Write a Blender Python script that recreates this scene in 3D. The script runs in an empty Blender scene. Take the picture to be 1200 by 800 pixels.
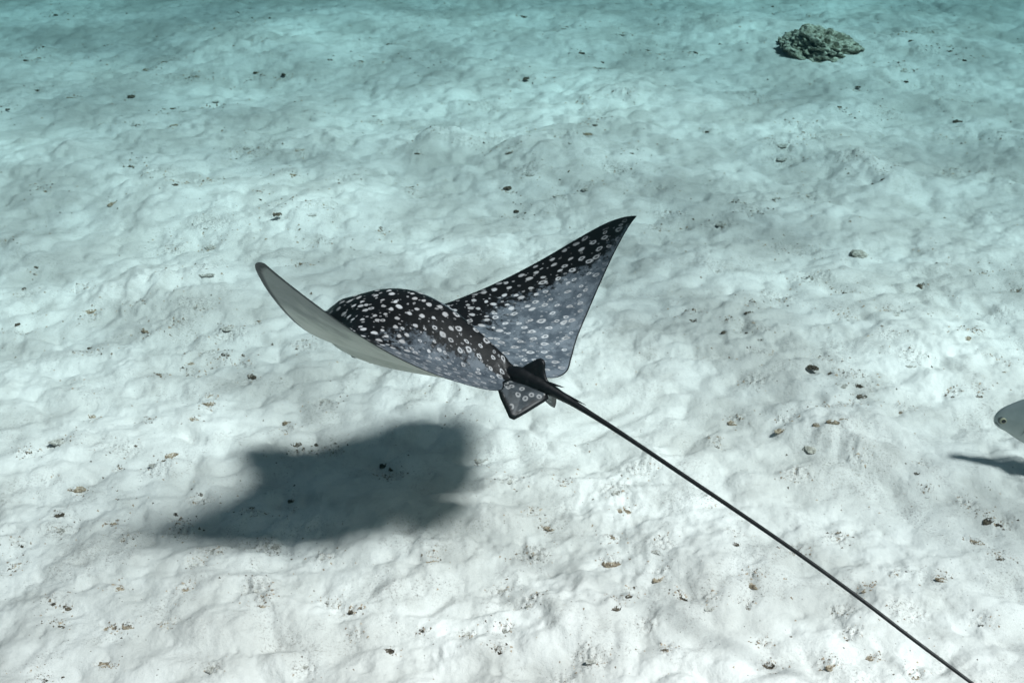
import bpy, bmesh, math, random
import numpy as np
from mathutils import Vector, Matrix

scene = bpy.context.scene
col = scene.collection
rng = np.random.default_rng(7)
random.seed(7)

# ------------------------------------------------------------------ camera
CAM_H, PITCH, FPX = 2.4126, math.radians(28.0), 1450.0      # metres, radians, focal length in pixels of a 1200 px wide frame
cam_d = bpy.data.cameras.new('camera')
cam = bpy.data.objects.new('camera', cam_d)
col.objects.link(cam)
cam.location = (0, 0, CAM_H)
cam.rotation_euler = (math.pi / 2 - PITCH, 0, 0)
cam_d.sensor_width = 36.0
cam_d.lens = 36.0 * FPX / 1200.0
cam_d.clip_start, cam_d.clip_end = 0.05, 1000.0
scene.camera = cam

# ------------------------------------------------------------------ sky, sun, exposure
SUN_TRAVEL = Vector((-0.535, 0.300, -1.0)).normalized()     # direction the light travels (from the ray to its shadow)
sun_from = -SUN_TRAVEL
elev = math.asin(sun_from.z)
azim = math.atan2(sun_from.x, sun_from.y)
world = bpy.data.worlds.new('World')
scene.world = world
world.use_nodes = True
wn = world.node_tree
wn.nodes.clear()
w_out = wn.nodes.new('ShaderNodeOutputWorld')
w_bg = wn.nodes.new('ShaderNodeBackground')
w_sky = wn.nodes.new('ShaderNodeTexSky')
w_sky.sky_type = 'NISHITA'
w_sky.sun_disc = False
w_sky.sun_elevation = elev
w_sky.sun_rotation = azim
w_mul = wn.nodes.new('ShaderNodeMix'); w_mul.data_type = 'RGBA'; w_mul.blend_type = 'MULTIPLY'
w_mul.inputs[0].default_value = 1.0
w_mul.inputs[7].default_value = (1.0, 0.70, 0.56, 1)       # the camera's white balance against the blue of the water
wn.links.new(w_sky.outputs[0], w_mul.inputs[6])
wn.links.new(w_mul.outputs[2], w_bg.inputs[0])
wn.links.new(w_bg.outputs[0], w_out.inputs[0])
w_bg.inputs[1].default_value = 0.06
sun_d = bpy.data.lights.new('sun', 'SUN')
sun_d.energy = 5.0
sun_d.angle = math.radians(9.0)          # sunlight spread by the rippled surface overhead
sun_d.color = (1.0, 0.655, 0.655)
sun = bpy.data.objects.new('sun', sun_d)
col.objects.link(sun)
sun.location = (3, -2, 8)
sun.rotation_euler = SUN_TRAVEL.to_track_quat('-Z', 'Y').to_euler()
vs = scene.view_settings
vs.view_transform = 'Standard'
vs.look = 'None'
vs.gamma = 1.0
vs.exposure = 1.78
vs.use_curve_mapping = False
scene.cycles.use_denoising = True
scene.cycles.volume_bounces = 1
scene.cycles.max_bounces = 8
scene.cycles.transparent_max_bounces = 8

# ------------------------------------------------------------------ helpers
def tag(o, label=None, cat=None, group=None, kind=None):
    if label: o['label'] = label
    if cat: o['category'] = cat
    if group: o['group'] = group
    if kind: o['kind'] = kind
    return o

def link(name, me, parent=None, loc=(0, 0, 0)):
    o = bpy.data.objects.new(name, me)
    col.objects.link(o)
    o.location = loc
    if parent: o.parent = parent
    return o

def mesh_from(name, verts, faces, smooth=True):
    me = bpy.data.meshes.new(name)
    me.from_pydata([tuple(map(float, v)) for v in verts], [], [tuple(f) for f in faces])
    me.update()
    if smooth: me.polygons.foreach_set('use_smooth', [True] * len(me.polygons))
    return me

class NT:
    """short-hand for building a material's nodes"""
    def __init__(self, name):
        self.m = bpy.data.materials.new(name)
        self.m.use_nodes = True
        self.t = self.m.node_tree
        self.t.nodes.clear()
        self.out = self.n('ShaderNodeOutputMaterial')
    def n(self, typ, **kw):
        nd = self.t.nodes.new(typ)
        for k, v in kw.items(): setattr(nd, k, v)
        return nd
    def l(self, a, b): self.t.links.new(a, b)
    def put(self, sock, v):
        if isinstance(v, bpy.types.NodeSocket): self.l(v, sock)
        else: sock.default_value = v
    def math(self, op, a, b=0.0, c=0.0, clamp=False):
        nd = self.n('ShaderNodeMath', operation=op, use_clamp=clamp)
        self.put(nd.inputs[0], a); self.put(nd.inputs[1], b); self.put(nd.inputs[2], c)
        return nd.outputs[0]
    def mr(self, v, a, b, c=0.0, d=1.0, smooth=True):
        nd = self.n('ShaderNodeMapRange', interpolation_type='SMOOTHSTEP' if smooth else 'LINEAR')
        for i, x in enumerate((v, a, b, c, d)): self.put(nd.inputs[i], x)
        return nd.outputs[0]
    def mix(self, f, a, b):
        nd = self.n('ShaderNodeMix', data_type='RGBA')
        self.put(nd.inputs[0], f)
        for s, v in ((nd.inputs[6], a), (nd.inputs[7], b)):
            if isinstance(v, tuple) and len(v) == 3: v = v + (1.0,)
            self.put(s, v)
        return nd.outputs[2]
    def noise(self, vec, scale, detail=4.0, rough=0.55, dim='3D', dist=0.0):
        nd = self.n('ShaderNodeTexNoise', noise_dimensions=dim)
        if vec is not None: self.l(vec, nd.inputs['Vector'])
        nd.inputs['Scale'].default_value = scale
        nd.inputs['Detail'].default_value = detail
        nd.inputs['Roughness'].default_value = rough
        nd.inputs['Distortion'].default_value = dist
        return nd
    def attr(self, name):
        return self.n('ShaderNodeAttribute', attribute_name=name)
    def bump(self, h, strength, dist, normal=None):
        nd = self.n('ShaderNodeBump')
        nd.inputs['Strength'].default_value = strength
        nd.inputs['Distance'].default_value = dist
        self.l(h, nd.inputs['Height'])
        if normal is not None: self.l(normal, nd.inputs['Normal'])
        return nd.outputs[0]
    def bsdf(self, color, rough=0.9, spec=0.3, normal=None):
        b = self.n('ShaderNodeBsdfPrincipled')
        self.put(b.inputs['Base Color'], color if not (isinstance(color, tuple) and len(color) == 3) else color + (1.0,))
        self.put(b.inputs['Roughness'], rough)
        self.put(b.inputs['Specular IOR Level'], spec)
        if normal is not None: self.l(normal, b.inputs['Normal'])
        self.l(b.outputs[0], self.out.inputs[0])
        return b

# gradient noise in numpy, range about -1..1
_perm = rng.permutation(4096)
_ang = rng.random(4096) * 2 * np.pi
_gx, _gy = np.cos(_ang), np.sin(_ang)
def pn(x, y, seed=0):
    xi, yi = np.floor(x).astype(np.int64), np.floor(y).astype(np.int64)
    xf, yf = x - xi, y - yi
    u, v = xf ** 3 * (xf * (xf * 6 - 15) + 10), yf ** 3 * (yf * (yf * 6 - 15) + 10)
    def g(a, b, dx, dy):
        h = _perm[(_perm[(a + seed * 131) & 4095] + b) & 4095]
        return _gx[h] * dx + _gy[h] * dy
    n0 = g(xi, yi, xf, yf) * (1 - u) + g(xi + 1, yi, xf - 1, yf) * u
    n1 = g(xi, yi + 1, xf, yf - 1) * (1 - u) + g(xi + 1, yi + 1, xf - 1, yf - 1) * u
    return (n0 * (1 - v) + n1 * v) * 1.5
def vnoise3(p, seed=0):
    """cheap 3-D noise from three planes of the 2-D one"""
    return (pn(p[:, 0] + p[:, 2] * .37, p[:, 1] - p[:, 2] * .61, seed) + pn(p[:, 1] + 7.3, p[:, 2] + p[:, 0] * .43, seed + 1)
            + pn(p[:, 2] - 3.1, p[:, 0] - p[:, 1] * .29, seed + 2)) / 1.8

# a photograph's pixel to a direction; the distance comes from the sand it lies on
CP, SP = math.cos(PITCH), math.sin(PITCH)
def pix_dir(px, py):
    a, b = (px - 600.0) / FPX, (400.0 - py) / FPX
    return np.array([a, CP + b * SP, -SP + b * CP])

# ------------------------------------------------------------------ sand relief
def pix_flat(px, py):
    d = pix_dir(px, py)
    t = CAM_H / -d[2]
    return d[0] * t, d[1] * t
MOUNDS = []        # x, y, radius x, radius y, height
for px, py, w, hgt in ((525, 160, 34, .07), (1005, 195, 34, .085), (1045, 212, 44, .08), (160, 340, 60, .07), (215, 335, 60, .06), (640, 178, 60, .06),
                       (735, 118, 70, .07), (1120, 430, 90, .05), (430, 590, 60, .03), (660, 720, 80, .05), (690, 690, 60, .035),
                       (560, 610, 90, .035), (480, 670, 70, .04), (300, 720, 80, .04), (150, 660, 80, .035), (975, 515, 80, .045), (1000, 508, 60, .03),
                       (85, 180, 24, .05), (380, 160, 40, .06), (120, 505, 70, .03), (370, 250, 60, .05), (840, 30, 50, .05), (930, 52, 90, .03),
                       (1080, 60, 70, .06), (300, 60, 90, .06), (880, 640, 80, .03), (830, 700, 70, .035), (1100, 690, 80, .04), (1010, 705, 60, .03)):
    x, y = pix_flat(px, py)
    r = w / FPX * math.hypot(y, CAM_H)
    MOUNDS.append((x, y, r, r * 1.1, hgt * 0.8))
# where the photograph shows crumbs on the sand (pixels), turned into places on the relief further down
DARK = [(69,734),(22,638),(69,603),(138,545),(203,603),(214,607),(297,595),(343,586),(233,579),(61,707),(76,711),(51,797),(415,715),(417,742),(457,761),(738,699),
        (724,711),(797,702),(780,761),(1158,609),(1171,655),(997,748),(895,754),(874,712),(901,780),(1149,731),(1077,554),(1084,581),(851,388),(874,390),(891,398),
        (1008,451),(974,437),(1011,464),(991,343),(1080,334),(813,376),(876,366),(1146,464),(839,523),(954,430),(1119,464),(812,61),(955,17),(1007,101),(1062,96),
        (1068,47),(1114,61),(1129,71),(825,130),(830,154),(986,125),(1035,211),(862,238),(1131,116),(1124,143),(916,7),(660,35),(457,52),(420,72),(616,91),(705,74),
        (592,79),(680,62),(759,59),(614,20),(439,137),(491,181),(596,179),(741,179),(699,147),(734,116),(680,120),(596,219),(484,219),(606,246),(447,266),(64,17),
        (49,56),(228,91),(209,89),(316,69),(299,86),(332,87),(385,71),(154,196),(177,209),(240,216),(206,216),(324,251),(305,233),(152,113),(203,128),(160,147),
        (277,15),(304,24),(32,71),(196,72),(22,380),(106,407),(172,489),(30,530),(285,418),(294,440),(162,356),(371,521),(391,520),(346,521),(40,314),(29,338),
        (451,545),(461,550),(584,763),(495,738),(1171,614),(859,636),(10,127),(241,122),(44,105),(263,415)]
TAN = [(20,662),(149,734),(130,736),(196,733),(218,692),(122,779),(138,690),(309,709),(623,603),(660,567),(775,677),(731,599),(717,660),(976,781),(1016,692),
       (927,650),(862,496),(1060,483),(916,503),(975,494),(960,497),(990,491),(1132,395),(1178,435),(1195,341),(1153,321),(689,157),(84,115),(204,147),(339,206),(351,177),
       (94,332),(203,290),(353,310),(169,388),(105,364),(246,474),(245,464),(187,440),(223,427),(337,496),(226,491),(196,331),(304,375),(5,283),(91,572),(108,488),
       (1143,635),(883,685),(1048,675),(1026,771),(829,594),(1105,680),(1072,793),(643,618),(717,630),(508,658),(133,613),(199,532),(174,81),(52,223),(133,238)]
GREY = [(145,631),(231,663),(250,648),(304,692),(354,780),(392,707),(381,653),(316,638),(251,785),(182,545),(71,621),(213,620),(754,734),(626,650),(775,646),
        (721,576),(596,564),(594,736),(621,711),(549,744),(589,692),(692,773),(662,792),(1132,594),(834,711),(930,565),(1062,721),(989,719),(889,427),
        (986,452),(884,457),(1046,368),(989,375),(1003,481),(1159,427),(1038,405),(1068,427),(952,326),(911,351),(1175,371),(839,317),(927,290),(1057,83),(954,160),
        (1004,192),(1050,199),(1117,196),(916,186),(881,248),(844,263),(911,233),(1114,155),(1175,155),(1083,67),(916,170),(935,147),(883,108),(1043,127),(948,228),
        (1095,40),(518,160),(570,120),(670,169),(655,230),(618,203),(584,162),(687,221),(775,221),(722,199),(729,40),(770,267),(785,248),(407,208),(549,169),
        (366,251),(317,165),(290,174),(253,118),(245,267),(246,408),(243,321),(380,469),(67,516),(145,523),(267,385),(230,359),(354,397),(375,283),(245,289),(208,376),
        (1003,554),(979,635),(562,537),(748,552)]
ROUGH = []
for pts_, w_, a_ in ((DARK, 11, .9), (TAN, 11, .8), (GREY, 17, 1.1)):
    for px, py in pts_:
        x, y = pix_flat(px, py)
        ROUGH.append((x, y, w_ * random.uniform(.6, 1.3) / FPX * math.hypot(y, CAM_H) * (1 + .03 * y), a_ * random.uniform(.6, 1.1)))
def domes(x, y, k, seed):
    """smooth union of irregular rounded heaps, about one per unit cell"""
    xi, yi = np.floor(x).astype(np.int64), np.floor(y).astype(np.int64)
    acc = np.zeros_like(x)
    for a in (-1, 0, 1):
        for b in (-1, 0, 1):
            h1 = _perm[(_perm[(xi + a + seed * 97) & 4095] + yi + b) & 4095]
            h2 = _perm[(h1 + 1777) & 4095]; h3 = _perm[(h1 + 911) & 4095]; h4 = _perm[(h1 + 2903) & 4095]
            dx = x - (xi + a + .1 + .8 * h1 / 4096.0); dy = y - (yi + b + .1 + .8 * h2 / 4096.0)
            acc += np.exp(-k * ((dx * dx) * (.7 + .9 * h4 / 4096.0) + dy * dy) + 1.8 * (h3 / 4096.0 - .5))
    return np.log(acc + 1e-6) / k
def rough_mask(x, y):
    """patches of coarse, churned sand where crumbs have gathered"""
    m = np.zeros_like(x)
    for cx, cy, r, a in ROUGH:
        k = np.nonzero((np.abs(x - cx) < 3 * r) & (np.abs(y - cy) < 3 * r))[0]
        if len(k):
            q = ((x[k] - cx) / r) ** 2 + ((y[k] - cy) / (r * .8)) ** 2
            m[k] = np.maximum(m[k], a * np.exp(-q))
    return m
def relief(x, y, rough=None):
    """height of the sand at x, y (arrays)"""
    wx = x + .035 * pn(x * 3.1, y * 3.1, 21) + .012 * pn(x * 9.1, y * 9.1, 23)
    wy = y + .035 * pn(x * 3.1 + 9, y * 3.1, 22) + .012 * pn(x * 9.1 + 5, y * 9.1, 24)
    h = .045 * pn(wx * .55, wy * .55, 1) + .030 * pn(wx * 1.25 + 3, wy * 1.25, 2)
    h = h + .014 * pn(wx * 2.9, wy * 3.2, 3)
    var = np.clip(.85 + .8 * pn(x * 1.6 + 7, y * 1.6, 14), .35, 1.5)
    h = h + .040 * domes(wx * 7.2, wy * 9.2, 3.4, 1) * var
    h = h + .027 * domes(wx * 12.5 + 3, wy * 15.5, 3.6, 2) * np.clip(1.7 - .8 * var, .45, 1.4)
    h = h + .009 * domes(wx * 24 + 7, wy * 28, 6.0, 3) * np.clip(.6 + .8 * pn(x * 2.1 + 3, y * 2.1, 18), .1, 1.3)
    patch = np.clip(.6 + 1.0 * pn(x * 1.7 + 20, y * 1.7, 6), .1, 1.4)
    h = h + (.0036 * pn(wx * 25, wy * 27, 7) + .0022 * pn(wx * 55, wy * 55, 8)) * patch
    p1 = pn(wx * 6.5 + 31, wy * 7.2, 9); p2 = pn(wx * 13 + 11, wy * 14, 10)
    h = h - .040 * np.clip(p1 - .45, 0, 1) - .022 * np.clip(p2 - .5, 0, 1)
    for mx, my, rx, ry, mh in MOUNDS:
        q = ((x - mx) / rx) ** 2 + ((y - my) / ry) ** 2
        h = h + mh * np.exp(-q * 1.1) * (1 + .35 * pn(x * 9, y * 9, 11) + .12 * pn(x * 30, y * 30, 12))
    if rough is None: rough = rough_mask(x, y)
    r1 = pn(x * 34, y * 38, 15); r2 = pn(x * 70, y * 74, 16)
    h = h + rough * (.013 * (np.abs(r1) - .35) + .010 * r2 + .005 * pn(x * 130, y * 130, 17))
    return h
def relief1(x, y): return float(relief(np.array([x]), np.array([y]))[0])
def on_sand(px, py):
    """point of the sand that a pixel shows"""
    d = pix_dir(px, py)
    t = CAM_H / -d[2]
    for _ in range(6):
        z = relief1(d[0] * t, d[1] * t)
        t = (CAM_H - z) / -d[2]
    return np.array([d[0] * t, d[1] * t, CAM_H + d[2] * t])

NU, NV = 980, 860
u_in = np.linspace(-1, 1, NU)
u = np.concatenate([-np.array([26, 12, 6, 3.2, 2.0, 1.5, 1.2, 1.07]), u_in, np.array([1.07, 1.2, 1.5, 2.0, 3.2, 6, 12, 26])])
y_in = 1.7 * (13.5 / 1.7) ** np.linspace(0, 1, NV)
yv = np.concatenate([[-60, -30, -12, -5, -2, -.5, .5, 1.1, 1.45], y_in, [14.3, 15.6, 18, 22, 30, 45, 75]])
Y, Uu = np.meshgrid(yv, u, indexing='ij')
half = 0.75 + 0.46 * np.clip(Y, 0, 16)
X = Uu * half
fade = np.clip(1.0 - (np.hypot(X, Y) - 16) / 10, 0, 1)
RM = rough_mask(X.ravel(), Y.ravel())
Z = relief(X.ravel(), Y.ravel(), RM).reshape(X.shape) * fade
nr, nc = X.shape
co = np.stack([X, Y, Z], -1).reshape(-1, 3).astype(np.float32)
idx = np.arange(nr * nc, dtype=np.int32).reshape(nr, nc)
quads = np.stack([idx[:-1, :-1], idx[:-1, 1:], idx[1:, 1:], idx[1:, :-1]], -1).reshape(-1, 4)
me = bpy.data.meshes.new('sand')
me.vertices.add(len(co)); me.vertices.foreach_set('co', co.ravel())
me.loops.add(quads.size); me.loops.foreach_set('vertex_index', quads.ravel())
me.polygons.add(len(quads))
me.polygons.foreach_set('loop_start', np.arange(0, quads.size, 4, dtype=np.int32))
me.polygons.foreach_set('use_smooth', np.ones(len(quads), dtype=bool))
me.update(calc_edges=True)
me.validate()
at = me.attributes.new('rough', 'FLOAT', 'POINT'); at.data.foreach_set('value', np.clip(RM, 0, 1.5).astype(np.float32))
sand = tag(link('sand', me), kind='structure')

def sand_material():
    s = NT('white_coral_sand')
    g = s.n('ShaderNodeNewGeometry').outputs['Position']
    big = s.noise(g, 1.7, 5, .6).outputs[0]
    mid = s.noise(g, 6.0, 5, .6).outputs[0]
    fine = s.noise(g, 60.0, 4, .6).outputs[0]
    grain = s.noise(g, 420.0, 3, .6).outputs[0]
    c = s.mix(s.mr(big, .36, .62), (.50, .475, .45), (.67, .64, .615))
    c = s.mix(s.mr(mid, .48, .72, 0, .6), c, (.42, .40, .375))            # thin film of algae and silt
    patches = s.mr(s.noise(g, 4.2, 7, .72, dist=.5).outputs[0], .47, .62)
    rgh = s.attr('rough').outputs['Fac']
    speck = s.mr(s.math('ADD', s.math('MULTIPLY', s.noise(g, 130.0, 4, .7).outputs[0], .6), s.math('MULTIPLY', grain, .4)), .52, .60)
    c = s.mix(s.math('MULTIPLY', s.math('MAXIMUM', s.math('MULTIPLY', patches, .70), s.mr(rgh, .10, .6)), s.math('MULTIPLY', speck, .85)), c, (.15, .13, .11))  # coarser darker grains
    vo = s.n('ShaderNodeTexVoronoi'); vo.inputs['Scale'].default_value = 85.0; s.l(g, vo.inputs['Vector'])
    sep = s.n('ShaderNodeSeparateColor'); s.l(vo.outputs['Color'], sep.inputs[0])
    dots = s.math('MULTIPLY', s.mr(vo.outputs['Distance'], .20, .12), s.math('GREATER_THAN', s.math('ADD', sep.outputs[0], s.mr(rgh, .1, .8, 0, .3)), .95))
    c = s.mix(s.math('MULTIPLY', dots, .8), c, (.10, .085, .07))
    nrm = s.bump(fine, .6, .008)
    nrm = s.bump(grain, .30, .0015, nrm)
    s.bsdf(c, .95, .15, nrm)
    return s.m
sand.data.materials.append(sand_material())

# ------------------------------------------------------------------ unseen dappling water surface overhead and the water itself
def unseen_water_surface():
    """the unseen rippled surface: its hand-set focus filters the sunlight into soft dapples on the sand"""
    Z0 = 2.75
    xs = np.concatenate([[-60, -40, -25, -16], np.linspace(-11, 13, 300), [18, 28, 42, 60]])
    ys = np.concatenate([[-50, -30, -18, -10], np.linspace(-6, 16, 280), [22, 32, 50, 70]])
    A, B = np.meshgrid(xs, ys)
    a, b = A.ravel(), B.ravel()
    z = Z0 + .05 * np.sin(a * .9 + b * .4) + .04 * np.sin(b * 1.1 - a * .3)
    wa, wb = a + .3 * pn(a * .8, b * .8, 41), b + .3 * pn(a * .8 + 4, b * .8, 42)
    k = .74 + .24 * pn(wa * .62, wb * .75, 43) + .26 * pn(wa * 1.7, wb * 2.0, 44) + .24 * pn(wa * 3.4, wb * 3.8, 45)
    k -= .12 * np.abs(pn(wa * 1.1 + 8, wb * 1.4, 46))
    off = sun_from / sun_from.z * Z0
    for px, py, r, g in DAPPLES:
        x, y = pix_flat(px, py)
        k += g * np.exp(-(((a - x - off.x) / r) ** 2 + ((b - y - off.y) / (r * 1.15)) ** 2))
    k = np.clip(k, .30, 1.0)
    nx = len(xs); ny = len(ys)
    f = [(i * nx + j, i * nx + j + 1, (i + 1) * nx + j + 1, (i + 1) * nx + j) for i in range(ny - 1) for j in range(nx - 1)]
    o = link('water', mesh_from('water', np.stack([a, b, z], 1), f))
    at = o.data.attributes.new('dapple_mask', 'FLOAT', 'POINT'); at.data.foreach_set('value', k.astype(np.float32))
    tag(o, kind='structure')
    s = NT('unseen_dappling_surface')
    v = s.attr('dapple_mask').outputs['Fac']
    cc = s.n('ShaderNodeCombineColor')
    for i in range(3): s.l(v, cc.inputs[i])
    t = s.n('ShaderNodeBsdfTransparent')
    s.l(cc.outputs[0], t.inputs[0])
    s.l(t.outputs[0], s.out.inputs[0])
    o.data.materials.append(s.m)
# hand-placed patches added to the surface's tint to brighten or dim the sun: pixel of the lit sand, radius in metres, strength
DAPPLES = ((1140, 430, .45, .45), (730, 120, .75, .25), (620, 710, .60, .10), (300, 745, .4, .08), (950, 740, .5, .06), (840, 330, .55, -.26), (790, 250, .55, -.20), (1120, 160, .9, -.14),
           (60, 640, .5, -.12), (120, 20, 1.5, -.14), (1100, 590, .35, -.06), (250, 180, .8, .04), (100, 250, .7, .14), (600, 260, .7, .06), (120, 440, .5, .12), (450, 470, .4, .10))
unseen_water_surface()

# ------------------------------------------------------------------ the eagle ray
# pose: heading, bank and the raised wings
POSE = {'yaw': 0.5556, 'pitch': -0.0122, 'roll': 0.3087, 's': 0.8139,
        'L': (0.0547, 0.9879, -0.2737, -0.0594, -0.0263, 0.2822, -0.0667),
        'R': (0.1008, 1.3564, 0.5467, -0.6418, 1.2712, -0.3091, 0.128)}
RAY_O = np.array([-0.196, 3.291, 0.605])
def catmull(pts, n=10):
    pts = np.array(pts, float)
    p = np.vstack([2 * pts[0] - pts[1], pts, 2 * pts[-1] - pts[-2]]); o = []
    for i in range(1, len(p) - 2):
        a, b, c, d = p[i - 1:i + 3]
        for t in np.linspace(0, 1, n, endpoint=False):
            o.append(.5 * (2 * b + (c - a) * t + (2 * a - 5 * b + 4 * c - d) * t * t + (3 * b - a - 3 * c + d) * t ** 3))
    o.append(p[-2])
    return np.array(o)
LE = catmull([(0.0, .60), (.06, .585), (.11, .52), (.14, .44), (.22, .39), (.35, .335), (.5, .265), (.65, .185), (.8, .09), (.9, .01), (.96, -.06), (1.0, -.125)])
TE = catmull([(0.0, -.30), (.08, -.30), (.14, -.335), (.2, -.36), (.27, -.355), (.34, -.32), (.45, -.265), (.6, -.215), (.75, -.175), (.88, -.145), (.96, -.13), (1.0, -.128)])
LE_L = catmull([(0.0, .60), (.06, .585), (.11, .52), (.14, .44), (.22, .39), (.35, .335), (.5, .265), (.65, .188), (.8, .098), (.9, .024), (.955, -.028), (.985, -.075), (1.0, -.118)])
def le(y, left=False): return np.interp(y, *(LE_L if left else LE).T)
def te(y): return np.interp(y, TE[:, 0], TE[:, 1])
def pose(P):
    """rest shape (half span 1, x forward, y left, z up) to the swimming pose, relative to RAY_O"""
    P = np.asarray(P, float)
    x, y, z = P[:, 0], P[:, 1], P[:, 2]
    y0 = .10
    out = np.zeros_like(P)
    tt = np.linspace(0, 1.02, 200); dt = tt[1] - tt[0]
    for sg, k in ((1, 'L'), (-1, 'R')):
        m = (y >= 0) if sg > 0 else (y < 0)
        a0, a1, a2, b1, b2, c, cam_ = POSE[k]
        ph = lambda t: a0 * (1 - np.exp(-t / .12)) + a1 * t + a2 * t * t
        t = np.clip((np.abs(y[m]) - y0) / (1 - y0), 0, None)
        pm = ph(tt[:-1] + dt / 2)
        YY = np.concatenate([[0], np.cumsum(np.cos(pm)) * dt]); ZZ = np.concatenate([[0], np.cumsum(np.sin(pm)) * dt])
        cy = np.minimum(np.abs(y[m]), y0) + np.interp(t, tt, YY) * (1 - y0)
        cz = np.interp(t, tt, ZZ) * (1 - y0)
        a = ph(t); xc = .12 - .2 * t; tw = b1 * t + b2 * t * t
        dx = x[m] - xc; zz = z[m] + cam_ * dx * dx * t * 2
        x2 = xc + dx * np.cos(tw) + zz * np.sin(tw) + c * t * t
        z2 = -dx * np.sin(tw) + zz * np.cos(tw)
        out[m, 0] = x2; out[m, 1] = sg * (cy - z2 * np.sin(a)); out[m, 2] = cz + z2 * np.cos(a)
    yaw, pit, rol = POSE['yaw'], POSE['pitch'], POSE['roll']
    f = np.array([-np.cos(yaw) * np.cos(pit), np.sin(yaw) * np.cos(pit), np.sin(pit)])
    l = np.cross([0, 0, 1.], f); l /= np.linalg.norm(l); up = np.cross(f, l)
    l2 = l * np.cos(rol) + up * np.sin(rol); u2 = -l * np.sin(rol) + up * np.cos(rol)
    return POSE['s'] * (out @ np.stack([f, l2, u2], 1).T)

def smooth_line(x, xs, vs_):
    c = catmull(np.stack([xs, vs_], 1), 12)
    return np.interp(x, c[:, 0], c[:, 1])
def back_height(x):
    return smooth_line(x, [-.36, -.33, -.25, -.1, .05, .2, .33, .45, .55, .62], [.012, .022, .052, .116, .166, .182, .160, .117, .078, .045])

def ray_disc():
    """pectoral disc with the domed back, belly and head: one closed lofted surface"""
    half_y = np.concatenate([np.linspace(0, .16, 22)[:-1], np.linspace(.16, .9, 60)[:-1], np.linspace(.9, .997, 12)])
    ys = np.concatenate([-half_y[:0:-1], half_y])
    NC = 64
    c = .5 - .5 * np.cos(np.linspace(0, 1, NC) * np.pi)
    c = .55 * c + .45 * np.linspace(0, 1, NC)
    xs_h = [-.36, -.33, -.25, -.1, .05, .2, .33, .45, .55, .62]
    Hx = back_height
    Wb = lambda x: smooth_line(x, xs_h, [.05, .06, .085, .15, .225, .27, .255, .20, .15, .12])
    Bx = lambda x: smooth_line(x, xs_h, [.01, .014, .03, .05, .06, .066, .066, .056, .045, .03])
    V = []; F = []
    rows = []
    for y in ys:
        a = abs(y)
        l_, t_ = float(le(a, y > 0)), float(te(a)); L = max(l_ - t_, 1e-4)
        x = l_ - c * L
        af = 5 * (.2969 * np.sqrt(c) - .126 * c - .3516 * c ** 2 + .2843 * c ** 3 - .1036 * c ** 4) * 2
        th = .030 * (1 - a) ** .7 * min(1, L / .5) + .0035 * min(1, L / .1)
        e = np.minimum(1, c * L / .10) ** .55 * np.minimum(1, (1 - c) * L / .06) ** .7
        e = np.maximum(e, np.where(c > .5, np.exp(-(a / .045) ** 2) * .9 * np.minimum(1, (1 - c) * L / .012), 0))
        w = Wb(x); uu = np.clip(a / w, 0, 1)
        B = (1 - uu ** 2) ** 1.5 * .55 + .45 * np.exp(-(a / w) ** 2 * 1.7)
        top = th * af + Hx(x) * B * e
        # back has a shallow groove behind the head, shoulders and eye ridges
        top += .012 * np.exp(-((a - .115) / .03) ** 2 - ((x - .49) / .06) ** 2) * e
        top -= .010 * np.exp(-(a / .035) ** 2 - ((x - .47) / .10) ** 2) * e
        top += .007 * np.exp(-(a / .018) ** 2) * np.clip((.15 - x) / .3, 0, 1) * e      # low keel towards the tail
        bot = -(th * af * .55 + Bx(x) * (1 - uu ** 2) ** 1.2 * e)
        rt = []; rb = []
        for j in range(NC):
            rt.append(len(V)); V.append((x[j], y, top[j]))
        for j in range(NC):
            if j in (0, NC - 1): rb.append(rt[j])
            else: rb.append(len(V)); V.append((x[j], y, bot[j]))
        rows.append((rt, rb))
    for i in range(len(ys) - 1):
        (t0, b0), (t1, b1) = rows[i], rows[i + 1]
        for j in range(NC - 1):
            F.append((t0[j], t0[j + 1], t1[j + 1], t1[j]))
            F.append((b0[j], b1[j], b1[j + 1], b0[j + 1]))
    for k, s in ((0, 1), (-1, -1)):
        rt, rb = rows[k]
        x_m = np.mean([V[i][0] for i in rt]); ti = len(V); V.append((x_m - .004, math.copysign(1.0, V[rt[0]][1]), 0))
        loop = rt + rb[-2:0:-1]
        for j in range(len(loop)):
            a, b = loop[j], loop[(j + 1) % len(loop)]
            F.append((a, ti, b) if s > 0 else (b, ti, a))
    return V, F

def tube(pts, radii, seg=14, flat=1.0):
    pts = np.array(pts, float); V = []; F = []
    n = len(pts)
    for i in range(n):
        d = pts[min(i + 1, n - 1)] - pts[max(i - 1, 0)]; d /= np.linalg.norm(d)
        a = np.cross(d, [0, 1, 0.001]); a /= np.linalg.norm(a); b = np.cross(d, a)
        for k in range(seg):
            q = 2 * math.pi * k / seg
            V.append(pts[i] + radii[i] * (a * math.cos(q) * flat + b * math.sin(q)))
    for i in range(n - 1):
        for k in range(seg):
            k2 = (k + 1) % seg
            F.append((i * seg + k, i * seg + k2, (i + 1) * seg + k2, (i + 1) * seg + k))
    F.append(tuple(range(seg))[::-1]); F.append(tuple((n - 1) * seg + k for k in range(seg)))
    return V, F

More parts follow.
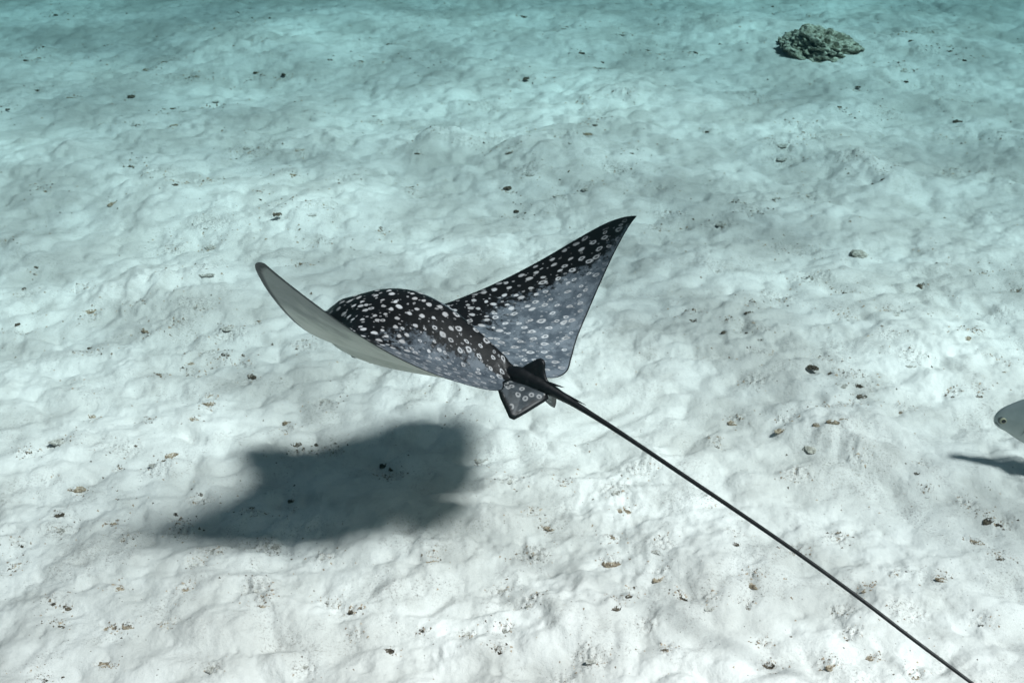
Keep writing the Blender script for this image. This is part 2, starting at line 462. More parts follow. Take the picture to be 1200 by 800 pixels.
def plate(outline, thick, rings=5):
    """thin lens-shaped fin from a closed 3-D outline"""
    o = np.array(outline, float); c = o.mean(0); n = len(o)
    nrm = np.zeros(3)
    for i in range(n): nrm += np.cross(o[i] - c, o[(i + 1) % n] - c)
    nrm /= np.linalg.norm(nrm)
    V = list(o); F = []
    prev_t = prev_b = list(range(n))
    for r in range(1, rings):
        f = 1 - r / rings; h = thick * (1 - f ** 2.2) ** .6
        tt = []; bb = []
        for i in range(n):
            p = c + (o[i] - c) * f
            tt.append(len(V)); V.append(p + nrm * h / 2)
            bb.append(len(V)); V.append(p - nrm * h / 2)
        for i in range(n):
            k = (i + 1) % n
            F.append((prev_t[i], prev_t[k], tt[k], tt[i])); F.append((prev_b[k], prev_b[i], bb[i], bb[k]))
        prev_t, prev_b = tt, bb
    ti = len(V); V.append(c + nrm * thick / 2); bi = len(V); V.append(c - nrm * thick / 2)
    for i in range(n):
        k = (i + 1) % n
        F.append((prev_t[i], prev_t[k], ti)); F.append((prev_b[k], prev_b[i], bi))
    return V, F

# skin: spots and rings sit in the animal's own rest coordinates, so they bend with the wings
def skin_material():
    s = NT('spotted_ray_skin')
    at = s.attr('rest'); vec = at.outputs['Vector']
    sx = s.n('ShaderNodeSeparateXYZ'); s.l(vec, sx.inputs[0])
    rx, ry = sx.outputs[0], sx.outputs[1]
    ay = s.math('ABSOLUTE', ry)
    aux = s.attr('skin')                      # x: chord fraction, y: distance to the fin edge, z: rest normal z
    sa = s.n('ShaderNodeSeparateXYZ'); s.l(aux.outputs['Vector'], sa.inputs[0])
    chord, edge, nz = sa.outputs[0], sa.outputs[1], sa.outputs[2]
    ov = s.n('ShaderNodeSeparateXYZ'); s.l(s.attr('over').outputs['Vector'], ov.inputs[0])
    flat = s.n('ShaderNodeCombineXYZ'); s.l(s.math('MULTIPLY', ov.outputs[0], .85), flat.inputs[0]); s.l(ov.outputs[1], flat.inputs[1])
    wob = s.noise(flat.outputs[0], 26.0, 2, .5)
    dsp = s.n('ShaderNodeVectorMath', operation='MULTIPLY_ADD'); s.l(wob.outputs['Color'], dsp.inputs[0])
    dsp.inputs[1].default_value = (.020, .020, 0); s.l(flat.outputs[0], dsp.inputs[2])
    def spots(scale, rnd, off, rmin, rmax):
        mp = s.n('ShaderNodeMapping'); s.l(dsp.outputs[0], mp.inputs[0])
        mp.inputs['Location'].default_value = (off, off * .7, 0)
        mp.inputs['Rotation'].default_value = (0, 0, .6 + off)
        v = s.n('ShaderNodeTexVoronoi', voronoi_dimensions='2D')
        v.inputs['Scale'].default_value = scale; v.inputs['Randomness'].default_value = rnd
        s.l(mp.outputs[0], v.inputs['Vector'])
        sc = s.n('ShaderNodeSeparateColor'); s.l(v.outputs['Color'], sc.inputs[0])
        r = s.mr(sc.outputs[0], 0, 1, rmin, rmax, False)
        d = v.outputs['Distance']
        disc = s.mr(d, r, s.math('MULTIPLY', r, .60), 0, 1)
        hole = s.mr(d, s.math('MULTIPLY', r, .50), s.math('MULTIPLY', r, .30), 0, 1)
        ringy = s.mr(s.math('ADD', sc.outputs[1], s.mr(rx, .18, -.12, -.45, .46)), .42, .55, 0, 1)
        return s.math('MULTIPLY', disc, s.math('SUBTRACT', 1.0, s.math('MULTIPLY', s.math('MULTIPLY', hole, ringy), .85)))
    sp = spots(22.5, .70, .13, .18, .31)
    small = spots(31.0, .95, .57, .05, .20)
    keep = s.math('MULTIPLY', small, .55)
    sp = s.math('MAXIMUM', sp, keep)
    # fewer, dimmer spots on head and outer leading edge
    dim = s.math('MULTIPLY', s.mr(edge, .004, .05, .25, 1), s.mr(rx, .56, .36, .35, 1))
    dim = s.math('MULTIPLY', dim, s.mr(ay, .6, .97, 1, .6))
    sp = s.math('MULTIPLY', sp, dim)
    # near-black in front and along the back, wing sheen painted in slate towards the rear edge
    n1 = s.noise(flat.outputs[0], 7.0, 5, .65).outputs[0]
    n2 = s.noise(vec, 45.0, 5, .7).outputs[0]
    tone = s.math('ADD', s.math('MULTIPLY', chord, 1.0), s.math('MULTIPLY', s.math('SUBTRACT', n1, .5), .75))
    tone = s.math('ADD', tone, s.math('MULTIPLY', s.math('SUBTRACT', n2, .5), .95))
    tone = s.math('ADD', tone, s.mr(ay, .06, .20, -.40, .04))
    tone = s.math('ADD', tone, s.mr(ay, .55, .85, 0, -.5))
    tone = s.math('ADD', tone, s.math('MULTIPLY', s.math('MULTIPLY', s.mr(ry, .02, -.05, 0, .80), s.mr(ry, -.34, -.22)), s.mr(rx, .42, .30)))  # highlight and sheen on the crest and right shoulder, painted as lighter tone
    wob2 = s.math('ADD', ay, s.math('MULTIPLY', s.math('SUBTRACT', n1, .5), .10))
    tone = s.math('ADD', tone, s.math('MULTIPLY', s.mr(wob2, .035, .085, -1.6, 0), s.mr(rx, .02, -.10)))
    tone = s.mr(tone, .36, .56, 0, 1)
    slate = s.mix(s.mr(s.noise(vec, 16.0, 5, .7).outputs[0], .38, .64), (.060, .074, .090), (.150, .172, .196))
    base = s.mix(tone, (.004, .0032, .0032), slate)
    streak = s.mr(s.noise(vec, 90.0, 4, .7).outputs[0], .60, .74, 0, .35)
    base = s.mix(s.math('MULTIPLY', streak, tone), base, (.004, .004, .005))
    dors = s.mix(sp, base, s.mix(s.mr(n1, .4, .6), (.36, .35, .35), (.52, .52, .53)))
    rim = s.mr(edge, .007, .003, 0, 1)
    dors = s.mix(rim, dors, (.005, .005, .006))
    # belly white with a dusky border
    bn = s.noise(vec, 11.0, 4, .6).outputs[0]
    vent = s.mix(s.mr(bn, .42, .66, 0, .5), (.64, .61, .55), (.47, .45, .40))
    vent = s.mix(s.mr(s.noise(vec, 38.0, 5, .7).outputs[0], .55, .75, 0, .4), vent, (.40, .38, .34))
    vent = s.mix(s.mr(s.math('ADD', ay, s.math('MULTIPLY', s.math('SUBTRACT', bn, .5), .35)), .52, .80, 0, .75), vent, (.15, .155, .155))
    vent = s.mix(s.mr(edge, .030, .014, 0, 1), vent, (.012, .012, .014))
    c = s.mix(s.mr(nz, -.08, .02, 0, 1), vent, dors)
    nb = s.bump(s.noise(vec, 60.0, 4, .6).outputs[0], .10, .01)
    b = s.bsdf(c, s.mr(n2, .3, .7, .40, .54), .28, nb)
    return s.m
def tail_material():
    s = NT('black_tail_skin')
    v = s.attr('rest').outputs['Vector']
    n = s.noise(v, 40.0, 4, .6)
    c = s.mix(s.mr(n.outputs[0], .5, .75, 0, .7), (.005, .0045, .005), (.022, .021, .023))
    s.bsdf(c, .42, .32, s.bump(n.outputs[0], .15, .01))
    return s.m
def pelvic_material():
    s = NT('pelvic_fin_skin')
    v = s.attr('rest').outputs['Vector']
    vv = s.n('ShaderNodeTexVoronoi', voronoi_dimensions='2D'); vv.inputs['Scale'].default_value = 27.0; vv.inputs['Randomness'].default_value = .55
    s.l(v, vv.inputs['Vector'])
    d = vv.outputs['Distance']
    ring = s.math('MULTIPLY', s.mr(d, .30, .24), s.mr(d, .07, .14))
    ed = s.attr('skin'); sa = s.n('ShaderNodeSeparateXYZ'); s.l(ed.outputs['Vector'], sa.inputs[0])
    e = sa.outputs[1]
    n = s.noise(v, 30.0, 4, .6).outputs[0]
    c = s.mix(s.mr(n, .35, .65), (.025, .03, .034), (.06, .07, .078))
    c = s.mix(s.math('MULTIPLY', ring, .8), c, (.33, .33, .33))
    c = s.mix(s.mr(s.math('ADD', e, s.math('MULTIPLY', s.math('SUBTRACT', n, .5), .03)), .020, .011), c, (.005, .005, .006))
    s.bsdf(c, .5, .5)
    return s.m
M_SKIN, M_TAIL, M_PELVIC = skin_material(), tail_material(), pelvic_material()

PELVIC = [(-.24, .035, -.005), (-.27, .09, -.012), (-.32, .125, -.05), (-.385, .150, -.098), (-.400, .143, -.102), (-.425, .105, -.075),
          (-.452, .045, -.040), (-.455, .022, -.030), (-.44, .010, -.018), (-.36, .006, -.004), (-.28, .006, 0)]
def densify(o, n=3):
    o = np.array(o, float); r = []
    for i in range(len(o)):
        for t in np.linspace(0, 1, n, endpoint=False): r.append(o[i] * (1 - t) + o[(i + 1) % len(o)] * t)
    return np.array(r)

def build_ray():
    root = link('eagle_ray', None, None, tuple(RAY_O))
    tag(root, 'spotted black eagle ray with raised wings and long whip tail gliding above sand', 'ray')
    temp = []
    def tmp(V, F, mat):
        me = mesh_from('tmp', V, F); me.materials.append(mat)
        bm = bmesh.new(); bm.from_mesh(me); bmesh.ops.recalc_face_normals(bm, faces=bm.faces); bm.to_mesh(me); bm.free()
        o = bpy.data.objects.new('tmp', me); col.objects.link(o); temp.append(o); return o
    V, F = ray_disc()
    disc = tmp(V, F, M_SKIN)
    tp = catmull([(-.17, 0, .022), (-.24, 0, .006), (-.31, 0, .014), (-.37, 0, .008), (-.426, 0, .000), (-.518, 0, -.021), (-.608, 0, -.0446), (-.715, 0, -.0741), (-.854, 0, -.1159), (-.99, 0, -.1581), (-1.2, 0, -.2227),
                  (-1.425, 0, -.2951), (-1.641, 0, -.3715), (-1.83, 0, -.4441), (-2.024, 0, -.5157), (-2.19, 0, -.5781), (-2.45, 0, -.66)], 6)
    tr = np.interp(-tp[:, 0], [.17, .24, .32, .40, .46, .53, .62, .8, 1.3, 2.0, 2.5], [.020, .030, .034, .027, .020, .0128, .0098, .0080, .0070, .0058, .002])
    tail = tmp(*tube(tp, tr, 14), M_TAIL)
    d_out = [(-.30, 0, .03), (-.335, 0, .062), (-.372, 0, .092), (-.386, 0, .098), (-.400, 0, .096), (-.409, 0, .084), (-.411, 0, .062), (-.420, 0, .040), (-.44, 0, .012), (-.40, 0, .0), (-.34, 0, .012)]
    dors = tmp(*plate(densify(d_out), .020), M_TAIL)
    pl = tmp(*plate(densify(PELVIC), .022), M_PELVIC)
    pr = tmp(*plate(densify([(a, -b, c) for a, b, c in PELVIC][::-1]), .022), M_PELVIC)
    for o in (tail, dors, pl, pr):
        md = disc.modifiers.new('u', 'BOOLEAN'); md.operation = 'UNION'; md.solver = 'EXACT'; md.object = o
        if hasattr(md, 'material_mode'): md.material_mode = 'TRANSFER'
    dg = bpy.context.evaluated_depsgraph_get()
    me = bpy.data.meshes.new_from_object(disc.evaluated_get(dg))
    for o in temp: bpy.data.objects.remove(o)
    me.name = 'body'
    n = len(me.vertices)
    R = np.zeros(n * 3, np.float32); me.vertices.foreach_get('co', R); R = R.reshape(-1, 3)
    N = np.zeros(n * 3, np.float32); me.vertices.foreach_get('normal', N); N = N.reshape(-1, 3)
    print('ray body', n, [m.name for m in me.materials])
    a = np.abs(R[:, 1]); l_, t_ = np.where(R[:, 1] > 0, le(a, True), le(a)), te(a); L = np.maximum(l_ - t_, 1e-3)
    chord = (l_ - R[:, 0]) / L
    ol = np.concatenate([LE[:, ::-1], TE[::-1, ::-1]])        # outline as x, |y|
    dist = np.full(n, 9.0)
    P2 = np.stack([R[:, 0], a], 1)
    oll = np.concatenate([LE_L[:, ::-1], TE[::-1, ::-1]])
    for side, o_ in ((R[:, 1] <= 0, ol), (R[:, 1] > 0, oll)):
        Q = P2[side]; dd = np.full(len(Q), 9.0)
        for p, q in zip(o_[:-1], o_[1:]):
            ab = q - p; t = np.clip(((Q - p) @ ab) / (ab @ ab + 1e-12), 0, 1)
            dd = np.minimum(dd, np.hypot(*(Q - p - t[:, None] * ab).T))
        dist[side] = dd
    pel = densify(PELVIC)
    dpel = np.full(n, 9.0)
    for i in range(len(pel)):
        p, q = pel[i][:2], pel[(i + 1) % len(pel)][:2]; ab = q - p
        mid = (p + q) / 2
        if mid[0] > -.30 or mid[1] < .02: continue            # the rooted sides have no dark border
        t = np.clip(((P2 - p) @ ab) / (ab @ ab + 1e-12), 0, 1)
        dpel = np.minimum(dpel, np.hypot(*(P2 - p - t[:, None] * ab).T))
    is_pel = np.zeros(n, bool)
    pi = [i for i, m in enumerate(me.materials) if m is M_PELVIC]
    if pi:
        for p in me.polygons:
            if p.material_index in pi: is_pel[list(p.vertices)] = True
    dist = np.where(is_pel, dpel, dist)
    Hx = back_height(R[:, 0])
    arc = np.sign(R[:, 1]) * (a + .75 * np.clip(Hx - R[:, 2], 0, Hx))      # sideways distance measured over the domed back
    for nm, arr in (('rest', R), ('over', np.stack([R[:, 0], arc, R[:, 2]], 1)), ('skin', np.stack([chord, dist, N[:, 2]], 1))):
        at = me.attributes.new(nm, 'FLOAT_VECTOR', 'POINT')
        at.data.foreach_set('vector', np.ascontiguousarray(arr, np.float32).ravel())
    me.vertices.foreach_set('co', np.ascontiguousarray(pose(R), np.float32).ravel())
    me.update()
    me.polygons.foreach_set('use_smooth', [True] * len(me.polygons))
    link('body', me, root)
    def part(name, V, F, mat, label=None):
        V = np.array(V, float); m = mesh_from(name, pose(V), F)
        bm = bmesh.new(); bm.from_mesh(m); bmesh.ops.recalc_face_normals(bm, faces=bm.faces); bm.to_mesh(m); bm.free()
        at = m.attributes.new('rest', 'FLOAT_VECTOR', 'POINT'); at.data.foreach_set('vector', V.astype(np.float32).ravel())
        m.materials.append(mat); o = link(name, m, root)
        if label: o['label'] = label
        return o
    # two venomous spines lying along the tail root
    for z0, z1, x0, x1, yy in ((.020, .020, -.415, -.500, .006), (.002, -.022, -.46, -.590, -.004)):
        q = np.linspace(0, 1, 7)
        pts = np.stack([x0 + (x1 - x0) * q, np.full(7, yy), z0 + (z1 - z0) * q], 1)
        part('tail_spine', *tube(pts, .0060 * (1 - q) ** .7 + .0008, 8), M_TAIL)
    # eyes under the brow ridges
    em = NT('dark_eye'); em.bsdf((.012, .010, .009), .12, .6)
    for sg in (1, -1):
        bm = bmesh.new(); bmesh.ops.create_uvsphere(bm, u_segments=16, v_segments=10, radius=.020)
        V = [(.505 + v.co.x, sg * .112 + v.co.y * .6, .055 + v.co.z) for v in bm.verts]; F = [[w.index for w in f.verts] for f in bm.faces]; bm.free()
        part('eye', V, F, em.m)
    # the fleshy lobe round the snout, and the dark lip under the head
    rost = NT('snout_skin')
    rn = rost.noise(rost.attr('rest').outputs['Vector'], 30, 3).outputs[0]
    rost.bsdf(rost.mix(rost.mr(rn, .4, .6), (.010, .009, .009), (.03, .03, .032)), .5, .5)
    o2 = [(.56, .075, .01), (.60, .07, -.004), (.64, .05, -.018), (.665, .02, -.026), (.67, 0, -.028), (.665, -.02, -.026), (.64, -.05, -.018), (.60, -.07, -.004), (.56, -.075, .01), (.52, -.04, .01), (.52, .04, .01)]
    part('snout_lobe', *plate(densify(o2), .034), rost.m)
    lip = [(.405, .030, -.078), (.43, .020, -.092), (.425, -.012, -.094), (.395, -.02, -.090), (.375, .01, -.085)]
    part('lower_lip', *plate(densify(lip), .026), rost.m)
build_ray()

# ------------------------------------------------------------------ the silver fish at the edge of the frame
def build_fish():
    sn = np.array([0, 0, CAM_H]) + pix_dir(1165, 490) * ((CAM_H - .225) / -pix_dir(1165, 490)[2])       # snout, placed by its shadow on the sand
    root = link('silver_fish', None, None, (float(sn[0]), float(sn[1]), float(sn[2])))
    tag(root, 'silver grey deep-bodied fish swimming low over the sand', 'fish')
    head = Vector((-1, .10, 0.02)).normalized()
    yaw_m = Matrix((head, Vector((0, 0, 1)).cross(head).normalized(), head.cross(Vector((0, 0, 1)).cross(head).normalized()))).transposed()
    def W(p):                                   # fish space: x backwards from the snout, y left, z up
        bend = .030 * math.sin(p[0] * 7.0) * min(1, p[0] / .2)
        return tuple(yaw_m @ Vector((-p[0], p[1] + bend, p[2])))
    X = [0, .006, .02, .045, .08, .12, .17, .23, .30, .37, .43, .48, .52, .545]
    T = [.009, .023, .041, .060, .083, .102, .117, .123, .118, .098, .068, .040, .026, .024]
    Bt = [-.010, -.022, -.033, -.045, -.066, -.085, -.103, -.112, -.108, -.088, -.060, -.036, -.024, -.022]
    Wd = [.005, .010, .016, .022, .028, .032, .035, .035, .032, .026, .018, .012, .008, .005]
    sX = np.linspace(0, .545, 60); q = np.sqrt(sX / .545); sX = .545 * (np.linspace(0, 1, 60) ** 1.5)
    seg = 28; V = []; F = []
    for x in sX:
        t, b, w = smooth_line(x, X, T), smooth_line(x, X, Bt), smooth_line(x, X, Wd)
        for k in range(seg):
            a = 2 * math.pi * k / seg
            cz, hz = (t + b) / 2, (t - b) / 2
            sy = math.copysign(abs(math.sin(a)) ** .9, math.sin(a))
            V.append(W((x, w * sy, cz + hz * math.cos(a))))
    for i in range(len(sX) - 1):
        for k in range(seg):
            k2 = (k + 1) % seg
            F.append((i * seg + k, (i + 1) * seg + k, (i + 1) * seg + k2, i * seg + k2))
    F.append(tuple(range(seg))); F.append(tuple((len(sX) - 1) * seg + k for k in range(seg))[::-1])
    s = NT('silver_fish_skin')
    tc = s.n('ShaderNodeTexCoord').outputs['Object']
    sx = s.n('ShaderNodeSeparateXYZ'); s.l(tc, sx.inputs[0])
    c = s.mix(s.mr(sx.outputs[2], -.08, .10), (.50, .52, .50), (.24, .27, .27))
    c = s.mix(s.mr(s.noise(tc, 22.0, 4).outputs[0], .4, .7, 0, .35), c, (.24, .27, .27))
    vo = s.n('ShaderNodeTexVoronoi'); vo.inputs['Scale'].default_value = 150; s.l(tc, vo.inputs['Vector'])
    b = s.bsdf(c, .42, .5, s.bump(vo.outputs['Distance'], .08, .004)); b.inputs['Metallic'].default_value = .25
    fm = NT('fish_fin'); fm.bsdf(fm.mix(fm.mr(fm.noise(fm.n('ShaderNodeTexCoord').outputs['Object'], 60, 2).outputs[0], .4, .6), (.12, .14, .15), (.20, .22, .22)), .5, .4)
    def part(name, V, F, mat):
        m = mesh_from(name, V, F)
        bm = bmesh.new(); bm.from_mesh(m); bmesh.ops.recalc_face_normals(bm, faces=bm.faces); bm.to_mesh(m); bm.free()
        m.materials.append(mat); return link(name, m, root)
    part('body', V, F, s.m)
    def fin(name, outline, th):
        V, F = plate(densify(outline, 3), th); part(name, [W(tuple(p)) for p in V], F, fm.m)
    fin('dorsal_fin', [(.18, 0, .11), (.20, 0, .165), (.23, 0, .175), (.26, 0, .145), (.33, 0, .125), (.44, 0, .085), (.45, 0, .055), (.30, 0, .10)], .006)
    fin('anal_fin', [(.25, 0, -.10), (.28, 0, -.155), (.31, 0, -.150), (.34, 0, -.115), (.44, 0, -.075), (.45, 0, -.048), (.33, 0, -.085)], .006)
    fin('tail_fin', [(.52, 0, .018), (.57, 0, .06), (.66, 0, .14), (.675, 0, .14), (.62, 0, .05), (.60, 0, 0), (.62, 0, -.05), (.675, 0, -.14), (.66, 0, -.14), (.57, 0, -.06), (.52, 0, -.018)], .008)
    for sg in (1, -1):
        fin('pectoral_fin', [(.135, sg * .042, -.02), (.17, sg * .055, -.01), (.235, sg * .072, -.045), (.24, sg * .073, -.055), (.19, sg * .064, -.055), (.14, sg * .043, -.045)], .004)
        fin('pelvic_fin', [(.16, sg * .02, -.095), (.20, sg * .03, -.13), (.225, sg * .034, -.135), (.22, sg * .028, -.115), (.20, sg * .018, -.10)], .004)
    # eyes: pale iris with a dark pupil on each side
    iris = NT('fish_iris'); iris.bsdf((.38, .36, .26), .3, .5)
    rim = NT('fish_eye_rim'); rim.bsdf((.10, .11, .11), .45, .4)
    pup = NT('fish_pupil'); pup.bsdf((.004, .004, .005), .08, .7)
    for sg in (1, -1):
        cx, cz = .026, .003
        w = float(np.interp(cx, X, Wd))
        def dome(name, r, y0, h, mat, parent):
            V = []; F = []; nn = 20; rr = 5
            for i in range(rr):
                f = 1 - i / rr
                for k in range(nn):
                    a = 2 * math.pi * k / nn
                    V.append(W((cx + r * f * math.cos(a), sg * (y0 + h * math.sqrt(max(0, 1 - f * f))), cz + r * f * math.sin(a))))
            V.append(W((cx, sg * (y0 + h), cz)))
            for i in range(rr - 1):
                for k in range(nn): F.append((i * nn + k, i * nn + (k + 1) % nn, (i + 1) * nn + (k + 1) % nn, (i + 1) * nn + k))
            for k in range(nn): F.append(((rr - 1) * nn + k, (rr - 1) * nn + (k + 1) % nn, rr * nn))
            o = part(name, V, F, mat); o.parent = parent; return o
        e = dome('eye', .0185, w - .007, .0085, rim.m, root)
        dome('iris', .0125, w - .0004, .0042, iris.m, e)
        dome('pupil', .0078, w + .0024, .0028, pup.m, e)
    # mouth slit
    V, F = tube([(.0035, .0075, -.010), (.010, .0150, -.013), (.018, .0205, -.018)], [.0012, .0013, .0008], 6)
    part('mouth', [W(tuple(p)) for p in V], F, rim.m)
    # gill cover edge
    g = [(.083 + .012 * math.cos(a), .0385 + .001 * math.cos(a), .005 + .052 * math.sin(a)) for a in np.linspace(-1.3, 1.3, 14)]
    g = [(x, float(np.interp(x, X, Wd)) * math.sqrt(max(.05, 1 - ((z - .005) / .07) ** 2)) + .0004, z) for x, y, z in g]
    V, F = tube(g, [.0011] * 14, 6)
    part('gill_cover', [W(tuple(p)) for p in V], F, rim.m)
build_fish()

# ------------------------------------------------------------------ rock, rubble lumps, crumbs
def rock_material(name, light, dark, k):
    s = NT(name)
    tc = s.n('ShaderNodeNewGeometry').outputs['Position']
    n1 = s.noise(tc, 7.0 * k, 6, .7).outputs[0]
    n2 = s.noise(tc, 30.0 * k, 5, .7).outputs[0]
    c = s.mix(s.mr(n1, .38, .62), dark, light)
    c = s.mix(s.mr(n2, .52, .68, 0, .75), c, tuple(a * .35 for a in dark))
    c = s.mix(s.mr(n2, .44, .30, 0, .6), c, tuple(min(1, a * 1.35) for a in light))
    nb = s.bump(n2, .9, .02 / k)
    s.bsdf(c, .95, .15, nb)
    return s.m
M_ROCK = rock_material('algae_covered_rock', (.54, .51, .42), (.17, .16, .115), 2.4)
M_DARK = rock_material('dark_rubble', (.20, .16, .12), (.055, .045, .036), 9.0)
M_TAN = rock_material('tan_rubble', (.52, .43, .33), (.24, .18, .125), 9.0)
M_GREY = rock_material('grey_rubble', (.58, .55, .51), (.30, .28, .25), 9.0)
M_PALE = rock_material('pale_coral_lump', (.60, .57, .51), (.36, .33, .28), 4.0)

def lump_mesh(name, sub, sx, sy, sz, seed, amp=.28, pits=.0, freq=1.6):
    bm = bmesh.new(); bmesh.ops.create_icosphere(bm, subdivisions=sub, radius=1.0)
    P = np.array([v.co[:] for v in bm.verts])
    F = [[w.index for w in f.verts] for f in bm.faces]; bm.free()
    r = 1 + amp * vnoise3(P * freq + seed * 3.7, seed) + amp * .5 * vnoise3(P * freq * 2.3 + seed, seed + 5) + amp * .3 * vnoise3(P * freq * 5.1, seed + 9)
    if pits: r -= pits * np.clip(vnoise3(P * freq * 3.6 + 4.4, seed + 13) - .12, 0, 1) + pits * .5 * np.clip(vnoise3(P * freq * 8 + 1.4, seed + 17) - .1, 0, 1)
    Q = P * r[:, None] * np.array([sx, sy, sz])
    return mesh_from(name, Q, F)

# big rock
rp = on_sand(964, 66)
rock_me = lump_mesh('rock', 6, .285, .26, .165, 4, .22, .50, 2.1)
co_ = np.zeros(len(rock_me.vertices) * 3, np.float32); rock_me.vertices.foreach_get('co', co_); co_ = co_.reshape(-1, 3)
tt = np.clip((-co_[:, 0] - .14) / .16, 0, 1)
co_[:, 2] += tt * .045 * (co_[:, 2] < .03)                                        # undercut at its left end
co_[:, 2] *= np.where(co_[:, 2] > 0, 1 - .30 * np.clip((co_[:, 0] - .02) / .3, 0, 1), 1)
rock_me.vertices.foreach_set('co', co_.ravel()); rock_me.update()
rock_me.materials.append(M_ROCK)
rock = link('rock', rock_me, None, (float(rp[0]), float(rp[1]) + .10, float(rp[2]) + .02))
tag(rock, 'large pitted grey brown rock encrusted with algae, alone on the sand', 'rock')

# distinctive pale lumps
for (px, py, w, mesh_args, lab) in (
        (1006, 298, 21, (.42, 31), 'pale knobbly coral lump half sunk in bare sand'),
        (951, 526, 19, (.36, 32), 'flat pale ring-like lump at the foot of the curved sand ridge')):
    p = on_sand(px, py); r = w / 2 / FPX * math.hypot(p[1], CAM_H - p[2])
    m = lump_mesh('coral_lump', 5, r, r, r * mesh_args[0], mesh_args[1], .16, .45, 1.8); m.materials.append(M_PALE)
    o = link('coral_lump', m, None, (p[0], p[1], p[2] - r * .05))
    tag(o, lab, 'coral lump')

def crust_mesh(name, size, flat, seed, mat, elong, amp, freq):
    """one low, ragged, half-sunk crust: its knobs break through the sand"""
    bm = bmesh.new(); bmesh.ops.create_icosphere(bm, subdivisions=4, radius=1.0)
    P = np.array([v.co[:] for v in bm.verts]); fs = [[w.index for w in f.verts] for f in bm.faces]; bm.free()
    r = 1 + .40 * vnoise3(P * 1.3 + seed * 2.9, seed)
    k = vnoise3(P * freq + seed * 1.7, seed + 3); k2 = vnoise3(P * freq * 2.6 + seed, seed + 6)
    Q = P * r[:, None] * np.array([size * elong, size, size * flat])
    Q[:, 2] += size * amp * (k + .6 * k2) * (P[:, 2] > -.3)
    Q[:, 2] -= size * flat * .95
    m = mesh_from(name, Q, fs, smooth=False); m.materials.append(mat); return m
KINDS = {
    'dark': ([crust_mesh('rubble_clump', .019, .30, 100 + i, M_DARK, 1.7, .85, 5.5) for i in range(7)], 'small clump of dark brown algae-coated crumbs on the white sand', 'dark crumb clumps scattered over the sand', 'rubble'),
    'tan': ([crust_mesh('shell_grit', .021, .22, 200 + i, M_TAN, 2.1, .75, 6.0) for i in range(6)], 'little drift of tan and orange shell grit on the white sand', 'tan shell grit drifts scattered over the sand', 'shell grit'),
    'grey': ([crust_mesh('coral_crust', .028, .18, 300 + i, M_GREY, 1.5, .30, 7.0) for i in range(7)], 'loose grey patch of fine coral crumbs in a hollow of the sand', 'grey coral crumb patches scattered over the sand', 'coral crumbs'),
}
for kind, pts in (('dark', DARK), ('tan', TAN), ('grey', GREY)):
    meshes, lab, grp, cat = KINDS[kind]
    for px, py in pts:
        p = on_sand(px + random.uniform(-2, 2), py + random.uniform(-1, 1))
        far = math.hypot(p[1], CAM_H)
        m = random.choice(meshes)
        o = bpy.data.objects.new(m.name.split('.')[0], m); col.objects.link(o)
        o.location = (p[0], p[1], p[2] - .001)
        k = random.uniform(.40, .85) * (.46 + .075 * far)
        o.scale = (k, k, k * random.uniform(.7, 1.0))
        o.rotation_euler = (0, 0, random.uniform(-.6, .6) + random.choice((0, math.pi)))
        tag(o, lab, cat, grp)

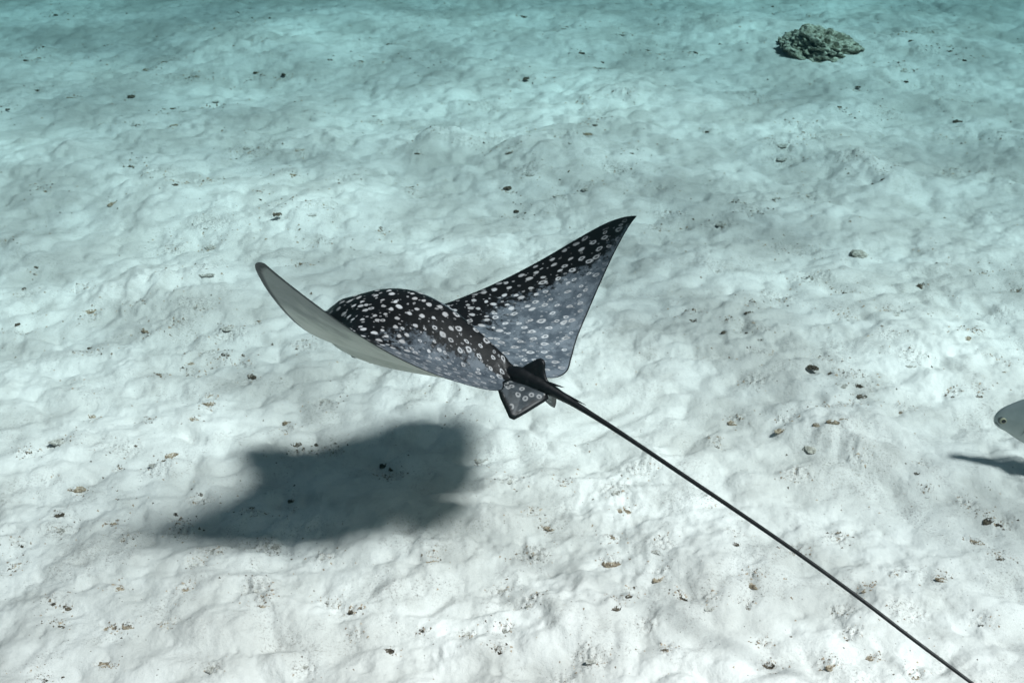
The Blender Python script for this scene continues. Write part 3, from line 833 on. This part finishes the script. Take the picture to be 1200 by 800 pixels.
# loose grains too small to pick apart: one scatter
def grit():
    r = np.random.default_rng(5)
    cx = r.random(60000) * 14 - 7; cy = 2.0 + r.random(60000) ** 1.3 * 10.5
    ok = np.abs(cx) < .8 + .45 * cy
    cx, cy = cx[ok], cy[ok]
    dens = pn(cx * 2.2 + 40, cy * 2.2, 31) + .6 * pn(cx * 6.5, cy * 6.5, 32)
    keep = r.random(len(cx)) < np.clip(.14 + .9 * (dens - .15), .05, 1)
    cx, cy = cx[keep], cy[keep]
    gx, gy = [], []
    for x_, y_, r_, a_ in ROUGH:
        m_ = int(r.integers(14, 46)); d_ = r.normal(size=(m_, 2)) * r_ * np.array([1.3, 1.0]) * .7
        gx.append(x_ + d_[:, 0]); gy.append(y_ + d_[:, 1])
    n0 = len(cx)
    cx = np.concatenate([cx] + gx); cy = np.concatenate([cy] + gy)
    cz = relief(cx, cy)
    n = len(cx)
    size = (.0014 + .0045 * r.random(n) ** 3) * (.6 + .14 * cy)
    base = np.array([(1, 0, -.3), (-.5, .87, -.3), (-.5, -.87, -.3), (0, 0, .8)])
    tri = np.array([(0, 1, 3), (1, 2, 3), (2, 0, 3)])
    a = r.random(n) * 6.28
    ca, sa = np.cos(a), np.sin(a)
    el = .6 + 1.2 * r.random(n)
    bx = base[None, :, 0] * el[:, None]; by = np.repeat(base[None, :, 1], n, 0); bz = np.repeat(base[None, :, 2], n, 0)
    P = np.stack([cx[:, None] + size[:, None] * (bx * ca[:, None] - by * sa[:, None]), cy[:, None] + size[:, None] * (bx * sa[:, None] + by * ca[:, None]),
                  cz[:, None] + size[:, None] * bz], -1).reshape(-1, 3).astype(np.float32)
    T = (tri[None] + 4 * np.arange(n)[:, None, None]).reshape(-1, 3).astype(np.int32)
    me = bpy.data.meshes.new('grit')
    me.vertices.add(len(P)); me.vertices.foreach_set('co', P.ravel())
    me.loops.add(T.size); me.loops.foreach_set('vertex_index', T.ravel())
    me.polygons.add(len(T)); me.polygons.foreach_set('loop_start', np.arange(0, T.size, 3, dtype=np.int32))
    me.update(calc_edges=True)
    s = NT('loose_grains')
    g = s.n('ShaderNodeNewGeometry')
    c = s.mix(s.mr(g.outputs['Random Per Island'], 0, 1, smooth=False), (.07, .055, .045), (.42, .33, .25))
    s.bsdf(c, .95, .1)
    me.materials.append(s.m)
    o = link('grit', me)
    tag(o, 'fine dark and tan grains strewn over the sand', 'grit', kind='stuff')
grit()

# ------------------------------------------------------------------ the water between camera and sand
def haze():
    x0, x1, y0, y1, z0, z1 = -480, 480, -70, 90, -1.4, 2.52
    v = [(x, y, z) for z in (z0, z1) for y in (y0, y1) for x in (x0, x1)]
    f = [(0, 2, 3, 1), (4, 5, 7, 6), (0, 1, 5, 4), (2, 6, 7, 3), (0, 4, 6, 2), (1, 3, 7, 5)]
    o = link('haze', mesh_from('haze', v, f, False))
    tag(o, 'clear pale blue green sea water filling the scene', 'water', kind='stuff')
    s = NT('sea_water')
    pv = s.n('ShaderNodeVolumePrincipled')
    pv.inputs['Color'].default_value = (.002, .007, .008, 1)
    pv.inputs['Absorption Color'].default_value = (.0, .225, .24, 1)
    pv.inputs['Density'].default_value = .178
    pv.inputs['Anisotropy'].default_value = .3
    s.l(pv.outputs[0], s.out.inputs['Volume'])
    o.data.materials.append(s.m)
haze()
